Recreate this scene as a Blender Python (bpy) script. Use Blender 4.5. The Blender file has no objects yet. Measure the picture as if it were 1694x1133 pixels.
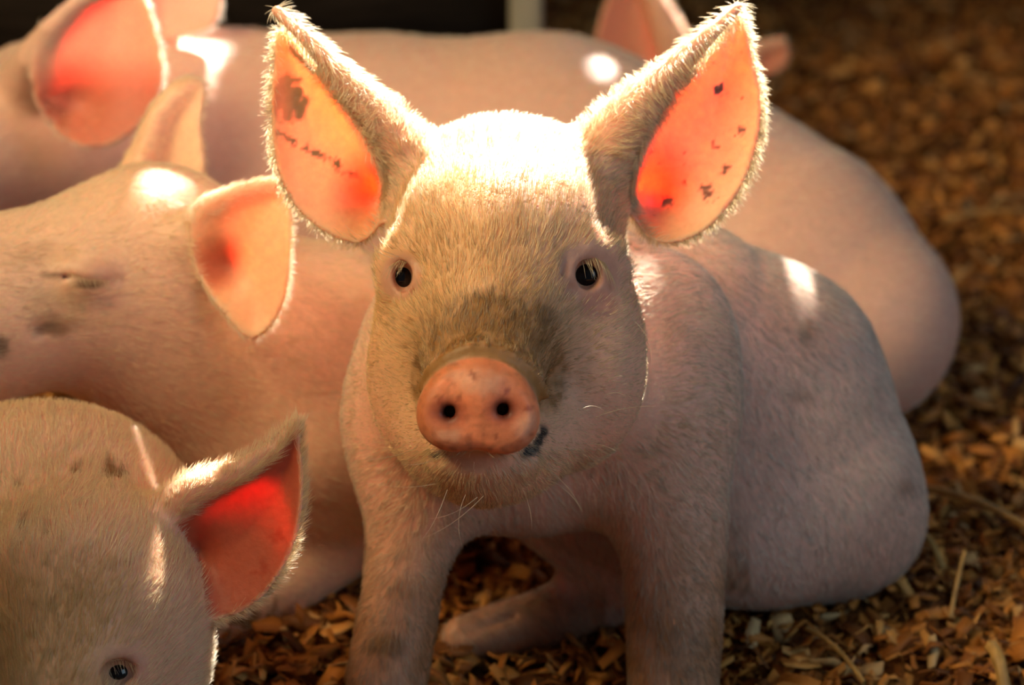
import bpy, math, random
import numpy as np
from mathutils import Vector, Matrix
f32 = np.float32
rng = np.random.default_rng(7); random.seed(7)
scene = bpy.context.scene
COL = scene.collection

# ------------------------------------------------------------------ camera, sky, sun, lights, exposure
W, H, FPX = 1694, 1133, 4200.0
CX, CY = W / 2, H / 2
PITCH = math.radians(20)
CAM = np.array([0.0, -1.41, 0.793])
AX_R = np.array([1.0, 0, 0]); AX_F = np.array([0, math.cos(PITCH), -math.sin(PITCH)]); AX_D = -np.array([0, math.sin(PITCH), math.cos(PITCH)])
BASIS = np.stack([AX_R, AX_D, AX_F])                      # rows: right, down, forward
cd = bpy.data.cameras.new('camera'); cam = bpy.data.objects.new('camera', cd); COL.objects.link(cam)
cam.location = CAM; cam.rotation_euler = (math.radians(90) - PITCH, 0, 0)
cd.sensor_width = 36; cd.lens = 36 * FPX / W; cd.clip_start = 0.05
cd.dof.use_dof = True; cd.dof.focus_distance = 1.485; cd.dof.aperture_fstop = 5.2
scene.camera = cam

w = bpy.data.worlds.new('sky'); scene.world = w; w.use_nodes = True
bg = w.node_tree.nodes['Background']; bg.inputs[0].default_value = (0.72, 0.82, 1.0, 1); bg.inputs[1].default_value = 0.11

SUN_DIR = np.array([0.16, 0.78, 0.77]); SUN_DIR /= np.linalg.norm(SUN_DIR)      # towards the sun
sl = bpy.data.lights.new('sun', 'SUN'); sl.energy = 60; sl.angle = math.radians(0.6); sl.color = (1.0, 0.93, 0.82)
so = bpy.data.objects.new('sun', sl); COL.objects.link(so); so.location = (2, 4, 5)
so.rotation_euler = Vector(SUN_DIR).to_track_quat('Z', 'Y').to_euler()

def area(name, loc, target, size, power, color):
    l = bpy.data.lights.new(name, 'AREA'); l.shape = 'RECTANGLE'; l.size, l.size_y = size; l.energy = power; l.color = color
    o = bpy.data.objects.new(name, l); COL.objects.link(o); o.location = loc
    o.rotation_euler = (Vector(loc) - Vector(target)).to_track_quat('Z', 'Y').to_euler(); return o
area('warm_fill_light', (-1.10, -.50, 1.50), (-.10, .15, .25), (.9, .6), 42, (1.0, .76, .40))  # added warm fill from the front left, not a real door
area('cool_fill_light', (1.55, -1.25, 1.25), (0.1, 0.2, 0.25), (1.0, 1.0), 11, (0.58, 0.82, 1.0))  # added cool fill from the front right, no doorway there
area('rear_rim_light', (.7, 2.2, 1.45), (.2, .4, .25), (1.0, .4), 3, (0.82, 0.91, 1.0))  # added dim lamp behind, gives the backs a pale rim

vs = scene.view_settings; vs.view_transform = 'Standard'; vs.look = 'None'; vs.exposure = 0.0; vs.gamma = 1.0; vs.use_curve_mapping = False
scene.cycles.use_denoising = True

# ------------------------------------------------------------------ helpers
def pc(px, py, dep):                                       # photo point at a depth -> camera-frame metres
    return np.array([(px - CX) * dep / FPX, (py - CY) * dep / FPX, dep])
def to_world(q): return np.asarray(q) @ BASIS + CAM
def pw(px, py, dep): return to_world(pc(px, py, dep))

def hash3(i, j, k, s):
    n = (i * 374761393 + j * 668265263 + k * 2147483647 + s * 974711) & 0xffffffff
    n = ((n ^ (n >> 13)) * 1274126177) & 0xffffffff
    return (((n ^ (n >> 16)) & 0xffff) / 65535.0).astype(f32)
def noise(p, scale, seed=0):
    q = np.asarray(p, dtype=np.float64) / scale
    b = np.floor(q).astype(np.int64); t = (q - b).astype(f32); t = t * t * (3 - 2 * t)
    r = 0
    for dx in (0, 1):
        for dy in (0, 1):
            for dz in (0, 1):
                wgt = (t[:, 0] if dx else 1 - t[:, 0]) * (t[:, 1] if dy else 1 - t[:, 1]) * (t[:, 2] if dz else 1 - t[:, 2])
                r = r + wgt * hash3(b[:, 0] + dx, b[:, 1] + dy, b[:, 2] + dz, seed)
    return r
def sstep(a, b, x): t = np.clip((x - a) / (b - a), 0, 1); return t * t * (3 - 2 * t)

# ---- distance fields, all in the camera's axes (metres)
def E(Q, px, py, dep, rx, ry, rz, roll=0.0):
    c = pc(px, py, dep).astype(f32); s = dep / FPX
    p = Q - c
    if roll:
        a = math.radians(roll); ca, sa = math.cos(a), math.sin(a)
        p = np.stack([p[:, 0] * ca + p[:, 1] * sa, -p[:, 0] * sa + p[:, 1] * ca, p[:, 2]], 1)
    r = np.array([rx * s, ry * s, rz * s], f32)
    k0 = np.sqrt(((p / r) ** 2).sum(1)); k1 = np.sqrt(((p / (r * r)) ** 2).sum(1)) + 1e-9
    return k0 * (k0 - 1) / k1
def CON(Q, a, b):                                          # tapered capsule; a, b = (px, py, dep, radius px)
    A = pc(*a[:3]).astype(f32); B = pc(*b[:3]).astype(f32); ra = a[3] * a[2] / FPX; rb = b[3] * b[2] / FPX
    ab = B - A; t = np.clip(((Q - A) @ ab) / float(ab @ ab), 0, 1)
    d = Q - A - t[:, None] * ab
    return np.sqrt((d * d).sum(1)) - (ra + (rb - ra) * t)
def CHAIN(Q, pts):
    d = CON(Q, pts[0], pts[1])
    for i in range(1, len(pts) - 1): d = np.minimum(d, CON(Q, pts[i], pts[i + 1]))
    return d
def U(a, b, k):
    h = np.maximum(k - np.abs(a - b), 0) / k; return np.minimum(a, b) - h * h * k * 0.25
def CUT(a, b, k):
    h = np.maximum(k - np.abs(a + b), 0) / k; return np.maximum(a, -b) + h * h * k * 0.25
def catmull(pts, n=5):
    P = np.array(pts, float); out = []; m = len(P)
    for i in range(m):
        p0, p1, p2, p3 = P[i - 1], P[i], P[(i + 1) % m], P[(i + 2) % m]
        for j in range(n):
            t = j / n
            out.append(0.5 * (2 * p1 + (p2 - p0) * t + (2 * p0 - 5 * p1 + 4 * p2 - p3) * t * t + (3 * p1 - p0 - 3 * p2 + p3) * t ** 3))
    return np.array(out)
class Ear:                                                 # thin cupped leaf with a rolled furry front edge
    def __init__(s, outline, dep, ridge, gx=0.0, gy=0.0, cup=0.014, cupw=0.02, th=0.0016, pit=None, n=5):
        s.c = np.mean(outline, 0); s.dep, s.gx, s.gy, s.cup, s.cupw, s.th, s.ridge, s.pit = dep, gx, gy, cup, cupw, th, ridge, pit
        o = catmull(outline, n)
        d = dep + gx * (o[:, 0] - s.c[0]) / 100 + gy * (o[:, 1] - s.c[1]) / 100
        s.poly = np.stack([(o[:, 0] - CX) * d / FPX, (o[:, 1] - CY) * d / FPX], 1).astype(f32)
        s.lo = s.poly.min(0) - 0.045; s.hi = s.poly.max(0) + 0.045
    def d2(s, xy):
        A = s.poly; B = np.roll(A, -1, 0); best = np.full(len(xy), 1e9, f32); ins = np.zeros(len(xy), bool)
        for a, b in zip(A, B):
            e = b - a; v = xy - a; t = np.clip((v @ e) / float(e @ e + 1e-12), 0, 1); q = v - t[:, None] * e
            best = np.minimum(best, (q * q).sum(1))
            if a[1] != b[1]:
                c = (a[1] > xy[:, 1]) != (b[1] > xy[:, 1]); ins ^= c & (xy[:, 0] < (b[0] - a[0]) * (xy[:, 1] - a[1]) / (b[1] - a[1]) + a[0])
        d = np.sqrt(best); return np.where(ins, -d, d)
    def zs(s, xy, d2):
        px = xy[:, 0] * FPX / s.dep + CX; py = xy[:, 1] * FPX / s.dep + CY
        z = s.dep + s.gx * (px - s.c[0]) / 100 + s.gy * (py - s.c[1]) / 100
        z = z + s.cup * (1 - np.exp(np.minimum(d2, 0) / s.cupw))
        if s.pit is not None:
            x0, y0, r, dz = s.pit; z = z + dz * np.exp(-((px - x0) ** 2 + (py - y0) ** 2) / (r * r))
        return z
    def sheet(s, Q):
        lo = np.array([s.lo[0], s.lo[1], s.dep - 0.06]); hi = np.array([s.hi[0], s.hi[1], s.dep + 0.09])
        o = np.maximum(np.maximum(lo - Q, Q - hi), 0); d = np.sqrt((o * o).sum(1)).astype(f32) + 0.055
        m = d < 0.05501
        if m.any():
            q = Q[m]; d2 = s.d2(q[:, :2]); dz = np.abs(q[:, 2] - s.zs(q[:, :2], d2)) * 0.85
            a = np.maximum(d2 + s.th, 0); b = np.maximum(dz - s.th * 0.3, 0)
            d[m] = np.sqrt(a * a + b * b) - s.th
        return d
    def field(s, Q):
        d = s.sheet(Q)
        if s.ridge: d = U(d, CHAIN(Q, s.ridge), 0.008)
        return d
    def inner(s, Q, N):                                    # how much a surface point belongs to the bare inside
        m = (Q[:, :2] > s.lo).all(1) & (Q[:, :2] < s.hi).all(1) & (np.abs(Q[:, 2] - s.dep) < 0.07)
        r = np.zeros(len(Q), f32)
        if m.any():
            q = Q[m]; d2 = s.d2(q[:, :2]); z = s.zs(q[:, :2], d2)
            v = sstep(0.0004, -0.0035, d2) * sstep(0.05, -0.25, N[m][:, 2]) * (np.abs(q[:, 2] - z) < 0.009)
            if s.ridge: v = v * sstep(0.0005, 0.003, CHAIN(q, s.ridge))
            r[m] = v
        return r
    def near(s, Q): return np.exp(-np.maximum(s.field(Q), 0) / 0.002)

def mesh_field(fn, lo, hi, h):
    B = 8; lo = np.array(lo, float); n = (np.ceil((np.array(hi) - lo) / h / B)).astype(int)
    ci = np.stack(np.meshgrid(*[np.arange(k) for k in n], indexing='ij'), -1).reshape(-1, 3)
    cc = (lo + (ci + 0.5) * B * h).astype(f32)
    d = np.concatenate([fn(c) for c in np.array_split(cc, max(1, len(cc) // 300000))])
    V = np.repeat(np.repeat(np.repeat(np.where(d.reshape(n) > 0, f32(1), f32(-1)), B, 0), B, 1), B, 2)
    keep = ci[np.abs(d) < B * h * 1.25 + 0.003]
    off = np.stack(np.meshgrid(*[np.arange(B)] * 3, indexing='ij'), -1).reshape(-1, 3)
    for part in np.array_split(keep, max(1, len(keep) // 500)):
        L = (part[:, None, :] * B + off[None]).reshape(-1, 3)
        V[L[:, 0], L[:, 1], L[:, 2]] = fn((lo + L * h).astype(f32))
    s = V < 0
    c = np.zeros(np.array(V.shape) - 1, np.int8)
    for i in (0, 1):
        for j in (0, 1):
            for k in (0, 1):
                c += s[i:V.shape[0] - 1 + i, j:V.shape[1] - 1 + j, k:V.shape[2] - 1 + k]
    A = np.argwhere((c > 0) & (c < 8)); idx = np.full(c.shape, -1, np.int32); idx[A[:, 0], A[:, 1], A[:, 2]] = np.arange(len(A))
    corner = [(i, j, k) for i in (0, 1) for j in (0, 1) for k in (0, 1)]
    val = {q: V[A[:, 0] + q[0], A[:, 1] + q[1], A[:, 2] + q[2]] for q in corner}
    acc = np.zeros((len(A), 3)); cnt = np.zeros(len(A))
    for p in corner:
        for ax in range(3):
            if p[ax] == 0:
                q = list(p); q[ax] = 1; q = tuple(q); a, b = val[p], val[q]; m = (a < 0) != (b < 0)
                t = np.where(m, a / np.where(m, a - b, 1), 0)
                P = np.array(p, float)[None].repeat(len(A), 0); P[:, ax] = t
                acc[m] += P[m]; cnt[m] += 1
    verts = lo + (A + acc / cnt[:, None]) * h
    faces = []
    for ax in range(3):
        a1, a2 = (ax + 1) % 3, (ax + 2) % 3
        sl0 = [slice(None)] * 3; sl1 = [slice(None)] * 3; sl0[ax] = slice(0, -1); sl1[ax] = slice(1, None)
        X = np.argwhere(s[tuple(sl0)] != s[tuple(sl1)]); X = X[(X[:, a1] > 0) & (X[:, a2] > 0)]
        X = X[(X[:, a1] < c.shape[a1]) & (X[:, a2] < c.shape[a2])]
        pos = s[X[:, 0], X[:, 1], X[:, 2]]
        q = []
        for u, v in ((0, 0), (1, 0), (1, 1), (0, 1)):
            Y = X.copy(); Y[:, a1] -= 1 - u; Y[:, a2] -= 1 - v; q.append(idx[Y[:, 0], Y[:, 1], Y[:, 2]])
        q = np.stack(q, 1); q[~pos] = q[~pos][:, ::-1]; faces.append(q)
    F = np.concatenate(faces); F = F[(F >= 0).all(1)]
    v = verts.astype(f32)
    # settle the vertices on the surface, then take the normals from the field
    def grad(v):
        e = h * 0.5; g = np.zeros_like(v)
        for ax in range(3):
            o = np.zeros(3, f32); o[ax] = e; g[:, ax] = fn(v + o) - fn(v - o)
        return g / (np.sqrt((g * g).sum(1))[:, None] + 1e-9)
    return v, F, grad(v)

def mesh_obj(name, v, F, mat, parent=None, smooth=True):
    me = bpy.data.meshes.new(name); F = np.asarray(F); k = F.shape[1]
    me.vertices.add(len(v)); me.vertices.foreach_set('co', np.asarray(v, f32).ravel())
    me.loops.add(F.size); me.loops.foreach_set('vertex_index', F.astype(np.int32).ravel())
    me.polygons.add(len(F)); me.polygons.foreach_set('loop_start', np.arange(0, F.size, k, dtype=np.int32))
    me.update(); me.validate()
    if smooth: me.polygons.foreach_set('use_smooth', np.ones(len(me.polygons), bool))
    if mat: me.materials.append(mat)
    o = bpy.data.objects.new(name, me); COL.objects.link(o)
    if parent: o.parent = parent
    return o
def col_attr(o, name, c, dom='POINT'):
    a = o.data.attributes.new(name, 'FLOAT_COLOR', dom); a.data.foreach_set('color', np.concatenate([c, np.ones((len(c), 1))], 1).astype(f32).ravel())
def hair_obj(name, P, rad, mat, parent, col=None):         # P: n x k x 3 world points, rad: k or n x k
    n, k = P.shape[:2]; c = bpy.data.hair_curves.new(name); c.add_curves([k] * n)
    c.attributes['position'].data.foreach_set('vector', P.astype(f32).ravel())
    a = c.attributes.new('radius', 'FLOAT', 'POINT'); a.data.foreach_set('value', np.broadcast_to(rad, (n, k)).astype(f32).ravel())
    if col is not None:
        a = c.attributes.new('hair_color', 'FLOAT_COLOR', 'CURVE'); a.data.foreach_set('color', np.concatenate([col, np.ones((n, 1))], 1).astype(f32).ravel())
    c.materials.append(mat); o = bpy.data.objects.new(name, c); COL.objects.link(o); o.parent = parent; return o
def tag(o, label, cat=None, group=None, kind=None):
    if label: o['label'] = label
    if cat: o['category'] = cat
    if group: o['group'] = group
    if kind: o['kind'] = kind
    return o

# ------------------------------------------------------------------ materials
def new_mat(name):
    m = bpy.data.materials.new(name); m.use_nodes = True; nt = m.node_tree; nt.nodes.clear()
    out = nt.nodes.new('ShaderNodeOutputMaterial'); return m, nt, out
def node(nt, t, **kw):
    n = nt.nodes.new(t)
    for k, v in kw.items(): setattr(n, k, v)
    return n
def skin_mat():
    m, nt, out = new_mat('piglet_skin'); L = nt.links.new
    p = node(nt, 'ShaderNodeBsdfPrincipled'); at = node(nt, 'ShaderNodeAttribute', attribute_name='skin_color')
    th = node(nt, 'ShaderNodeAttribute', attribute_name='thin')
    no = node(nt, 'ShaderNodeTexNoise'); no.inputs['Scale'].default_value = 220; no.inputs['Detail'].default_value = 3
    tc = node(nt, 'ShaderNodeTexCoord'); L(tc.outputs['Object'], no.inputs['Vector'])
    mp = node(nt, 'ShaderNodeMapRange'); mp.inputs['To Min'].default_value = 0.82; mp.inputs['To Max'].default_value = 1.12; L(no.outputs['Fac'], mp.inputs['Value'])
    mx = node(nt, 'ShaderNodeVectorMath', operation='SCALE'); L(at.outputs['Color'], mx.inputs[0]); L(mp.outputs[0], mx.inputs['Scale'])
    L(mx.outputs[0], p.inputs['Base Color'])
    p.inputs['Roughness'].default_value = 0.5; p.inputs['Specular IOR Level'].default_value = 0.35
    rm = node(nt, 'ShaderNodeMix', data_type='VECTOR'); L(th.outputs['Fac'], rm.inputs['Factor']); rm.inputs[4].default_value = (1.0, .40, .22); rm.inputs[5].default_value = (1.0, .54, .32)
    L(rm.outputs[1], p.inputs['Subsurface Radius'])
    ms = node(nt, 'ShaderNodeMapRange'); ms.inputs['To Min'].default_value = 0.004; ms.inputs['To Max'].default_value = 0.012; L(th.outputs['Fac'], ms.inputs['Value'])
    mw = node(nt, 'ShaderNodeMapRange'); mw.inputs['To Min'].default_value = 0.6; mw.inputs['To Max'].default_value = 1.0; L(th.outputs['Fac'], mw.inputs['Value'])
    L(ms.outputs[0], p.inputs['Subsurface Scale']); L(mw.outputs[0], p.inputs['Subsurface Weight'])
    bp = node(nt, 'ShaderNodeBump'); bp.inputs['Strength'].default_value = 0.35; bp.inputs['Distance'].default_value = 0.0012
    L(no.outputs['Fac'], bp.inputs['Height']); L(bp.outputs[0], p.inputs['Normal'])
    L(p.outputs[0], out.inputs[0]); return m
def hair_mat(name, flat=None):
    m, nt, out = new_mat(name); L = nt.links.new
    at = node(nt, 'ShaderNodeAttribute', attribute_name='hair_color')
    d = node(nt, 'ShaderNodeBsdfDiffuse'); t = node(nt, 'ShaderNodeBsdfTranslucent'); g = node(nt, 'ShaderNodeBsdfAnisotropic') if False else node(nt, 'ShaderNodeBsdfGlossy')
    g.inputs['Roughness'].default_value = 0.35; g.inputs['Color'].default_value = (1, .97, .9, 1)
    if flat:
        d.inputs[0].default_value = (*flat, 1); t.inputs[0].default_value = (*flat, 1)
    else:
        L(at.outputs['Color'], d.inputs[0]); L(at.outputs['Color'], t.inputs[0])
    a = node(nt, 'ShaderNodeMixShader'); a.inputs[0].default_value = 0.45; L(d.outputs[0], a.inputs[1]); L(t.outputs[0], a.inputs[2])
    b = node(nt, 'ShaderNodeMixShader'); b.inputs[0].default_value = 0.10; L(a.outputs[0], b.inputs[1]); L(g.outputs[0], b.inputs[2])
    L(b.outputs[0], out.inputs[0]); return m
def simple_mat(name, color, rough=0.6, spec=0.5, noise_scale=None, amp=0.3, bump=0, stretch=None, coat=0):
    m, nt, out = new_mat(name); L = nt.links.new; p = node(nt, 'ShaderNodeBsdfPrincipled'); L(p.outputs[0], out.inputs[0])
    p.inputs['Base Color'].default_value = (*color, 1); p.inputs['Roughness'].default_value = rough; p.inputs['Specular IOR Level'].default_value = spec; p.inputs['Coat Weight'].default_value = coat
    if noise_scale:
        tc = node(nt, 'ShaderNodeTexCoord'); mpp = node(nt, 'ShaderNodeMapping'); mpp.inputs['Scale'].default_value = stretch or (1, 1, 1)
        no = node(nt, 'ShaderNodeTexNoise'); no.inputs['Scale'].default_value = noise_scale; no.inputs['Detail'].default_value = 6
        L(tc.outputs['Object'], mpp.inputs[0]); L(mpp.outputs[0], no.inputs['Vector'])
        r = node(nt, 'ShaderNodeValToRGB'); r.color_ramp.elements[0].position = .3; r.color_ramp.elements[1].position = .7
        r.color_ramp.elements[0].color = (*[c * (1 - amp) for c in color], 1); r.color_ramp.elements[1].color = (*[min(1, c * (1 + amp)) for c in color], 1)
        L(no.outputs['Fac'], r.inputs[0]); L(r.outputs[0], p.inputs['Base Color'])
        if bump:
            bp = node(nt, 'ShaderNodeBump'); bp.inputs['Strength'].default_value = bump; bp.inputs['Distance'].default_value = .01; L(no.outputs['Fac'], bp.inputs['Height']); L(bp.outputs[0], p.inputs['Normal'])
    return m
def shaving_mat():
    m, nt, out = new_mat('wood_shavings'); L = nt.links.new; p = node(nt, 'ShaderNodeBsdfPrincipled'); L(p.outputs[0], out.inputs[0])
    ge = node(nt, 'ShaderNodeNewGeometry'); r = node(nt, 'ShaderNodeValToRGB'); L(ge.outputs['Random Per Island'], r.inputs[0])
    e = r.color_ramp.elements; e[0].position = 0; e[0].color = (.07, .022, .005, 1); e[1].position = 1; e[1].color = (.55, .36, .17, 1)
    for pos, c in ((.35, (.32, .105, .016, 1)), (.7, (.56, .21, .035, 1)), (.9, (.66, .32, .08, 1))):
        x = e.new(pos); x.color = c
    L(r.outputs[0], p.inputs['Base Color']); p.inputs['Roughness'].default_value = .6; p.inputs['Specular IOR Level'].default_value = .3
    return m
M_SKIN = skin_mat(); M_HAIR = hair_mat('piglet_hair'); M_WHISK = hair_mat('whisker_hair', (.85, .78, .62))
M_LASH = hair_mat('eyelash_hair', (.62, .50, .30))
M_EYE = simple_mat('dark_eye', (.004, .0035, .004), .06, .35)
M_SHAVE = shaving_mat()
M_BED = simple_mat('bedding_dust', (.14, .05, .012), .9, .1, 60, .6, .6)
M_WOOD = simple_mat('old_wood', (.022, .015, .010), .9, .1, 14, .4, .3, (1, 1, 8))
M_POST = simple_mat('grey_wood', (.34, .31, .24), .8, .2, 20, .3, .3, (1, 1, .2))
M_ROOF = simple_mat('sun_mask_board', (.10, .075, .05), .9, .2, 12, .4, .2)
M_STRAW = simple_mat('dry_straw', (.42, .24, .07), .5, .4, 90, .3)

# ------------------------------------------------------------------ the barn
def boxmesh(x0, x1, y0, y1, z0, z1):
    v = np.array([(x, y, z) for x in (x0, x1) for y in (y0, y1) for z in (z0, z1)], f32)
    F = np.array([(0, 1, 3, 2), (4, 6, 7, 5), (0, 4, 5, 1), (2, 3, 7, 6), (0, 2, 6, 4), (1, 5, 7, 3)]); return v, F
def box(name, b, mat, parent=None): return mesh_obj(name, *boxmesh(*b), mat, parent, smooth=False)

# bedding floor: an uneven ground with loose shavings on it
gx, gy = np.meshgrid(np.linspace(-2.5, 2.5, 170), np.linspace(-2.4, 4.0, 200), indexing='ij')
g3 = np.stack([gx.ravel(), gy.ravel(), np.zeros(gx.size)], 1)
def floor_h(p): q = np.stack([p[:, 0], p[:, 1], np.zeros(len(p))], 1); return (noise(q, .16, 3) - .5) * .022 + (noise(q, .05, 4) - .5) * .010 - .012
g3[:, 2] = floor_h(g3)
I = np.arange(gx.size).reshape(gx.shape)
tag(mesh_obj('floor', g3, np.stack([I[:-1, :-1], I[1:, :-1], I[1:, 1:], I[:-1, 1:]], -1).reshape(-1, 4), M_BED), 'brown earthen barn floor under the wood shavings', kind='structure')

wall = box('wall_back', (-2.5, 2.5, 4.0, 4.08, -.05, 1.6), M_WOOD); tag(wall, 'dark wooden barn wall far behind', kind='structure')
wall = box('wall_left', (-2.58, -2.5, -.6, 4.08, -.05, 1.6), M_WOOD); tag(wall, 'dark wooden side wall of the barn', kind='structure')
# low boarded partition behind the pigs, its end post on the right
part = bpy.data.objects.new('wall_partition', None); COL.objects.link(part); part.location = (0, 0, 0)
tag(part, 'dark board partition standing behind the row of pigs', kind='structure')
for i in range(5): box('board', (-1.6, .0, 1.30 + .004 * (i % 2), 1.325 + .004 * (i % 2), -.02 + i * .145, .115 + i * .145), M_WOOD, part)
post = box('fence_post', (-.003, .033, 1.262, 1.298, -.03, .80), M_POST)
bv = post.modifiers.new('b', 'BEVEL'); bv.width = .006; bv.segments = 2
tag(post, 'pale weathered post at the end of the dark partition', 'post')

pen = bpy.data.objects.new('wall_shade_screen', None); COL.objects.link(pen); tag(pen, 'added board screen out of view, shading the corner piglet', kind='structure')
for i in range(6): box('board', (-.58 - .003 * (i % 2), -.555 - .003 * (i % 2), -.95, -.12, .01 + i * .14, .14 + i * .14), M_WOOD, pen)  # screen added out of frame to shade the corner piglet and forelegs
for y in (-.9, -.16): box('post', (-.62, -.585, y - .02, y + .02, -.02, .86), M_POST, pen)

# ------------------------------------------------------------------ wood shavings (nobody could count them) and a few straws
def shavings(n):
    y = -.35 + 3.6 * rng.random(n * 3) ** 1.25; x = (rng.random(n * 3) * 2 - 1) * (.30 + .23 * (y + 1.41)) + 0.05
    x, y = x[:n], y[:n]
    base = np.stack([x, y, floor_h(np.stack([x, y], 1)) + .004 + .016 * rng.random(n) ** 1.5], 1)
    q = ((base - CAM) @ BASIS.T).astype(f32); ok = np.ones(n, bool)
    for fn in (main_field, left_field, corner_field, back_field, far_field): ok &= fn(q) > .002
    base = base[ok]; n = len(base)
    L = .004 + .013 * rng.random(n) ** 1.8; Wd = L * (.16 + .42 * rng.random(n)); az = rng.random(n) * 6.283; el = rng.normal(0, .38, n); ro = rng.normal(0, .6, n); curl = rng.normal(0, .5, n)
    a = np.stack([np.cos(az) * np.cos(el), np.sin(az) * np.cos(el), np.sin(el)], 1)
    b = np.stack([-np.sin(az) * np.cos(ro), np.cos(az) * np.cos(ro), np.sin(ro)], 1); c = np.cross(a, b)
    V = []
    for t in (-1, 0, 1):
        mid = base + a * (t * L)[:, None] + c * ((1 - t * t) * L * curl)[:, None]; wt = Wd * (1 if t == 0 else .65)
        V += [mid - b * wt[:, None], mid + b * wt[:, None]]
    V = np.stack(V, 1).reshape(-1, 3); k = np.arange(n)[:, None] * 6
    F = np.concatenate([k + np.array([0, 1, 3, 2]), k + np.array([2, 3, 5, 4])])
    o = mesh_obj('wood_shavings', V, F, M_SHAVE, smooth=False); sd = o.modifiers.new('thick', 'SOLIDIFY'); sd.thickness = .0005
    return o

def straw(pts, r, label):
    P = np.array(pts); n = len(P); V = []; F = []
    for i in range(n):
        t = P[min(i + 1, n - 1)] - P[max(i - 1, 0)]; t /= np.linalg.norm(t); u = np.cross(t, (0, 0, 1.0)); u /= np.linalg.norm(u) + 1e-9; v = np.cross(t, u)
        for k in range(6): V.append(P[i] + r * (math.cos(k * math.pi / 3) * u + math.sin(k * math.pi / 3) * v) * (1 if i % 3 else 1.15))
    for i in range(n - 1):
        for k in range(6): F.append((i * 6 + k, i * 6 + (k + 1) % 6, (i + 1) * 6 + (k + 1) % 6, (i + 1) * 6 + k))
    tag(mesh_obj('straw_stalk', np.array(V), np.array(F), M_STRAW), label, 'straw', 'straw stalks on the shavings')
def ground_pt(px, py, up=.01):
    r = pw(px, py, 1) - CAM; t = (up - CAM[2]) / r[2]; return CAM + r * t
def stalk(a, b, r, label, ua=.02, ub=.02, bend=.006):
    A, B = ground_pt(*a, ua), ground_pt(*b, ub); m = np.array([0, 0, bend])
    straw([A + (B - A) * t + m * 4 * t * (1 - t) for t in np.linspace(0, 1, 7)], r, label)
stalk((1535, 808), (1720, 885), .0028, 'thick pale straw stalk lying on the shavings right of the rump', .022, .03)
stalk((1596, 912), (1572, 1022), .0016, 'thin upright bent straw standing in the shavings', .05, .015, .004)
stalk((1520, 880), (1560, 940), .0026, 'short orange straw end poking out beside the sitting piglet rump', .03, .015)
stalk((1560, 365), (1720, 350), .0022, 'long dim straw lying far back on the bedding', .02, .02)
stalk((1335, 1040), (1430, 1130), .0018, 'dark straw lying in front of the sitting piglet belly', .02, .015)
stalk((1640, 1070), (1662, 1140), .0045, 'broad yellow straw blade in the bottom right corner', .03, .012)

# ------------------------------------------------------------------ pigs
PINK = np.array([.80, .44, .31]); EARC = np.array([.92, .53, .32]); SNOUT = np.array([.72, .235, .105]); DIRT = np.array([.20, .105, .035]); HAIRC = np.array([.86, .71, .46])
def mixc(c, d, t): return c * (1 - t[:, None]) + np.asarray(d)[None] * t[:, None]
def pxy(Q): return Q[:, 0] / Q[:, 2] * FPX + CX, Q[:, 1] / Q[:, 2] * FPX + CY

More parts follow.
